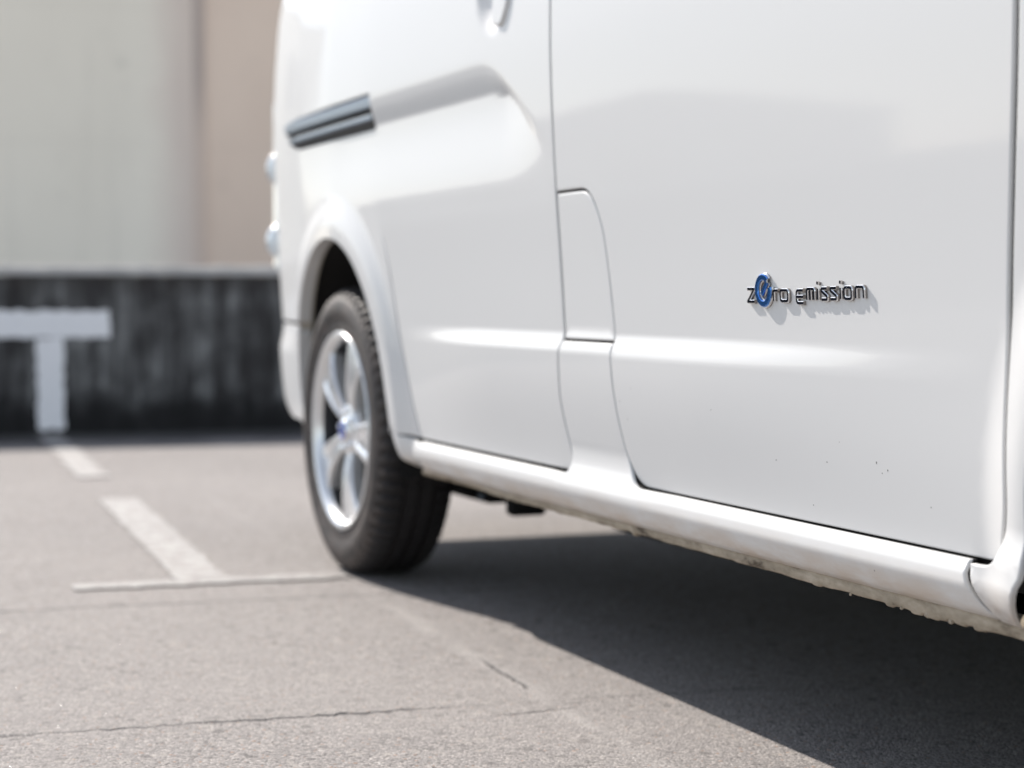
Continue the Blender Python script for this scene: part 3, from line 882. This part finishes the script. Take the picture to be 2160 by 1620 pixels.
for mme, mt in ((T_ME, 'tyre'), (S_ME, 'alloy'), (HUB, 'alloy'), (CAP, 'chrome'), (RING, 'blue_enamel'), (BRK, 'brake'), (NUT, 'chrome')):
    mme.materials.append(M[mt])
def link(name, me, parent, loc=(0, 0, 0), rot=(0, 0, 0)):
    o = bpy.data.objects.new(name, me); COL.objects.link(o); o.parent = parent; o.location = loc; o.rotation_euler = rot; return o
BADGE_BAR = box_mesh('cap_bar', -.017, .017, .0070, .0100, -.0035, .0035, .001)
BADGE_BAR.materials.append(M['blue_enamel'])
def make_wheel(x, y, flip=False, label=None):
    w = empty('wheel', (0, 0, 0)); w.parent = van
    w.location = (x + OFF[0], y + OFF[1], WR - .002); w.rotation_euler = (0, 0, math.pi if flip else 0)
    if label: w['label'] = label
    link('tyre', T_ME, w); link('rim', R_ME, w)
    for k in range(5):
        a = math.radians(66 + 72 * k)
        link('spoke', S_ME, w, rot=(0, -a, 0))
        b = math.radians(66 + 36 + 72 * k)
        link('lug_nut', NUT, w, loc=(.043 * math.cos(b), 0, .043 * math.sin(b)))
    link('hub', HUB, w); link('hub_cap', CAP, w); link('cap_ring', RING, w); link('cap_bar', BADGE_BAR, w); link('brake_drum', BRK, w)
make_wheel(0, .004)
make_wheel(FWX, .010)
make_wheel(0, 1.70, True)
make_wheel(FWX, 1.70, True)

# ------------------------------------------------------------------ chrome badge on the front door
def mitre_ribbon(pts, w, d, closed=False, lift=0.0):
    pts = [np.array(p_, float) for p_ in pts]; n_ = len(pts)
    offs = []
    for i in range(n_):
        if closed or 0 < i < n_ - 1:
            a = pts[i] - pts[i - 1]; b = pts[(i + 1) % n_] - pts[i]
            a /= np.linalg.norm(a); b /= np.linalg.norm(b)
            na = np.array([-a[1], a[0]]); nb = np.array([-b[1], b[0]]); m_ = na + nb; m_ /= np.linalg.norm(m_)
            offs.append(m_ / max(.45, m_ @ na))
        else:
            a = (pts[1] - pts[0]) if i == 0 else (pts[-1] - pts[-2]); a /= np.linalg.norm(a)
            offs.append(np.array([-a[1], a[0]]))
    prof = [(-.5, 0), (-.5, .72 * d), (-.45, .90 * d), (-.33, d), (.33, d), (.45, .90 * d), (.5, .72 * d), (.5, 0)]
    vs, fs, mi = [], [], []
    for p_, o_ in zip(pts, offs):
        for k, hh in prof:
            q_ = p_ + o_ * (k * w); vs.append((q_[0], -hh - (lift if hh > 0 else 0), q_[1]))
    P = len(prof)
    for i in range(n_ if closed else n_ - 1):
        i2 = (i + 1) % n_
        for j in range(P - 1):
            fs.append((i * P + j, i2 * P + j, i2 * P + j + 1, i * P + j + 1)); mi.append(1 if j in (0, P - 2) else (2 if j == 3 else 0))
    if not closed:
        fs.append(tuple(range(P))); mi.append(1)
        fs.append(tuple((n_ - 1) * P + j for j in range(P))[::-1]); mi.append(1)
    return vs, fs, mi

def round_path(pts, r=.12, closed=False, k=4):
    out = []; n_ = len(pts)
    for i, p_ in enumerate(pts):
        if not closed and i in (0, n_ - 1): out.append(p_); continue
        p_ = np.array(p_, float); a = np.array(pts[i - 1], float) - p_; b = np.array(pts[(i + 1) % n_], float) - p_
        la, lb = np.linalg.norm(a), np.linalg.norm(b); rr = min(r, la * .45, lb * .45)
        s, e = p_ + a / la * rr, p_ + b / lb * rr
        for q_ in range(k + 1):
            t = q_ / k; out.append(tuple((1 - t) ** 2 * s + 2 * t * (1 - t) * p_ + t * t * e))
    return out

# glyph strokes in a unit cell (width 1, height 1): list of (points, closed, corner radius)
GL = {
 'z': [([(0, 1), (1, 1), (0, 0), (1, 0)], False, .02)],
 'r': [([(0, 0), (0, 1), (1, 1)], False, .25)],
 'o': [([(0, 0), (0, 1), (1, 1), (1, 0)], True, .28)],
 'e': [([(1, 1), (0, 1), (0, 0), (1, 0)], False, .30), ([(0, .5), (1, .5)], False, 0)],
 'm': [([(0, 0), (0, 1), (1, 1), (1, 0)], False, .22), ([(.5, 0), (.5, .95)], False, 0)],
 'i': [([(.5, 0), (.5, 1)], False, 0)],
 's': [([(1, 1), (.05, 1), (0, .78), (1, .30), (.95, 0), (0, 0)], False, .10)],
 'n': [([(0, 0), (0, 1), (1, 1), (1, 0)], False, .26)],
}
badge = empty('badge', (0, 0, 0)); badge.parent = van; badge.location = OFF
badge['label'] = 'chrome lettering reading zero emission with a large blue e'
D = .0043
spec_ = [('z', 1.866, 1.889, .5908, .6118), ('r', 1.9327, 1.9485, .5916, .6096), ('o', 1.9497, 1.9728, .5918, .6098),
         ('e', 1.9887, 2.0097, .5893, .6096), ('m', 2.0135, 2.0350, .5932, .6112), ('i', 2.0382, 2.0446, .5934, .6116), ('s', 2.0476, 2.0650, .5937, .6117), ('s', 2.0680, 2.0858, .5941, .6121),
         ('i', 2.0895, 2.0960, .5944, .6123), ('o', 2.0985, 2.1190, .5947, .6127), ('n', 2.1235, 2.1450, .5952, .6132)]
SW = .0050
def add_letter(ch, xa, xb, za, zb):
    vs, fs, mi = [], [], []
    for si, (pts, closed, rr) in enumerate(GL[ch]):
        wx, wz = (xb - xa) - SW, (zb - za) - SW
        P2 = [(xa + SW / 2 + p_[0] * wx, za + SW / 2 + p_[1] * wz) for p_ in pts]
        if rr: P2 = round_path(P2, rr * min(wx, wz), closed)
        v, f, mm = mitre_ribbon(P2, SW, D, closed, .00015 * si)
        b0 = len(vs); vs += v; fs += [tuple(q_ + b0 for q_ in ff) for ff in f]; mi += mm
    if ch == 'i':
        cx = (xa + xb) / 2
        v, f, mm = mitre_ribbon([(cx - .0004, zb + .0022), (cx + .0004, zb + .0056)], SW * 1.15, D)
        b0 = len(vs); vs += v; fs += [tuple(q_ + b0 for q_ in ff) for ff in f]; mi += mm
    out = []
    for x, y, z in vs: out.append((x, -float(bulge(x, z)) + y + .0002, z))
    me = mesh_from('badge_letter', out, fs)
    me.materials.append(M['chrome']); me.materials.append(M['chrome_side']); me.materials.append(M['chrome_face'])
    me.polygons.foreach_set('material_index', mi)
    recalc(me)
    link('badge_letter', me, badge)
for s_ in spec_: add_letter(*s_)
# large blue e: a ring open under its slanting bar
cx, cz, R1 = 1.9108, .6072, .0162
ring_pts = [(cx + R1 * math.cos(math.radians(a)), cz + R1 * 1.02 * math.sin(math.radians(a))) for a in np.linspace(46, 372, 60)]
bar = [(cx + R1 * .98 * math.cos(math.radians(44)), cz + R1 * .98 * math.sin(math.radians(44))), (cx - .0030, cz - .0045)]
for nm, wid, dd, mt in (('badge_emblem', .0088, .0060, ('blue_chrome', 'chrome')), ('emblem_backing', .0106, .0030, ('chrome', 'chrome_side'))):
    vs, fs, mi = [], [], []
    for pts, w_, l_ in ((ring_pts, wid, 0), (bar, wid * .78, .00025)):
        v, f, mm = mitre_ribbon(pts, w_, dd, False, l_)
        b0 = len(vs); vs += v; fs += [tuple(q_ + b0 for q_ in ff) for ff in f]; mi += mm
    me = mesh_from(nm, [(x, -float(bulge(x, z)) + y + .0002, z) for x, y, z in vs], fs)
    for k in mt: me.materials.append(M[k])
    me.materials.append(M[mt[0]])
    me.polygons.foreach_set('material_index', mi); recalc(me)
    link(nm, me, badge)

vs = [(cx + .0125 * math.cos(a), 0, cz + .0125 * math.sin(a)) for a in np.linspace(0, 2 * math.pi, 33)[:-1]]
me = mesh_from('emblem_reflection', [(x, -float(bulge(x, z)) - .0008, z) for x, y, z in vs], [range(32)])  # brown disc added for the dark reflection inside the ring
recalc(me); me.materials.append(M['chrome_side']); link('emblem_reflection', me, badge)

# a few road chips on the door skin
for x, z, r in ((2.148, .411, .0014), (2.170, .404, .0011), (2.158, .3995, .0008), (1.918, .396, .0010), (2.04, .403, .0009), (1.995, .347, .0008), (1.76, .45, .0008), (2.25, .37, .0009)):
    bm = bmesh.new(); bmesh.ops.create_icosphere(bm, subdivisions=1, radius=1)
    for v in bm.verts:
        j = rng.uniform(.7, 1.3)
        v.co = Vector((x + v.co.x * r * j * .9, -float(bulge(x, z)) + v.co.y * .0003, z + v.co.z * r * j * 1.3))
    me = bpy.data.meshes.new('paint_chip'); bm.to_mesh(me); bm.free()
    new_obj('paint_chip', me, M['brake'], van, OFF)
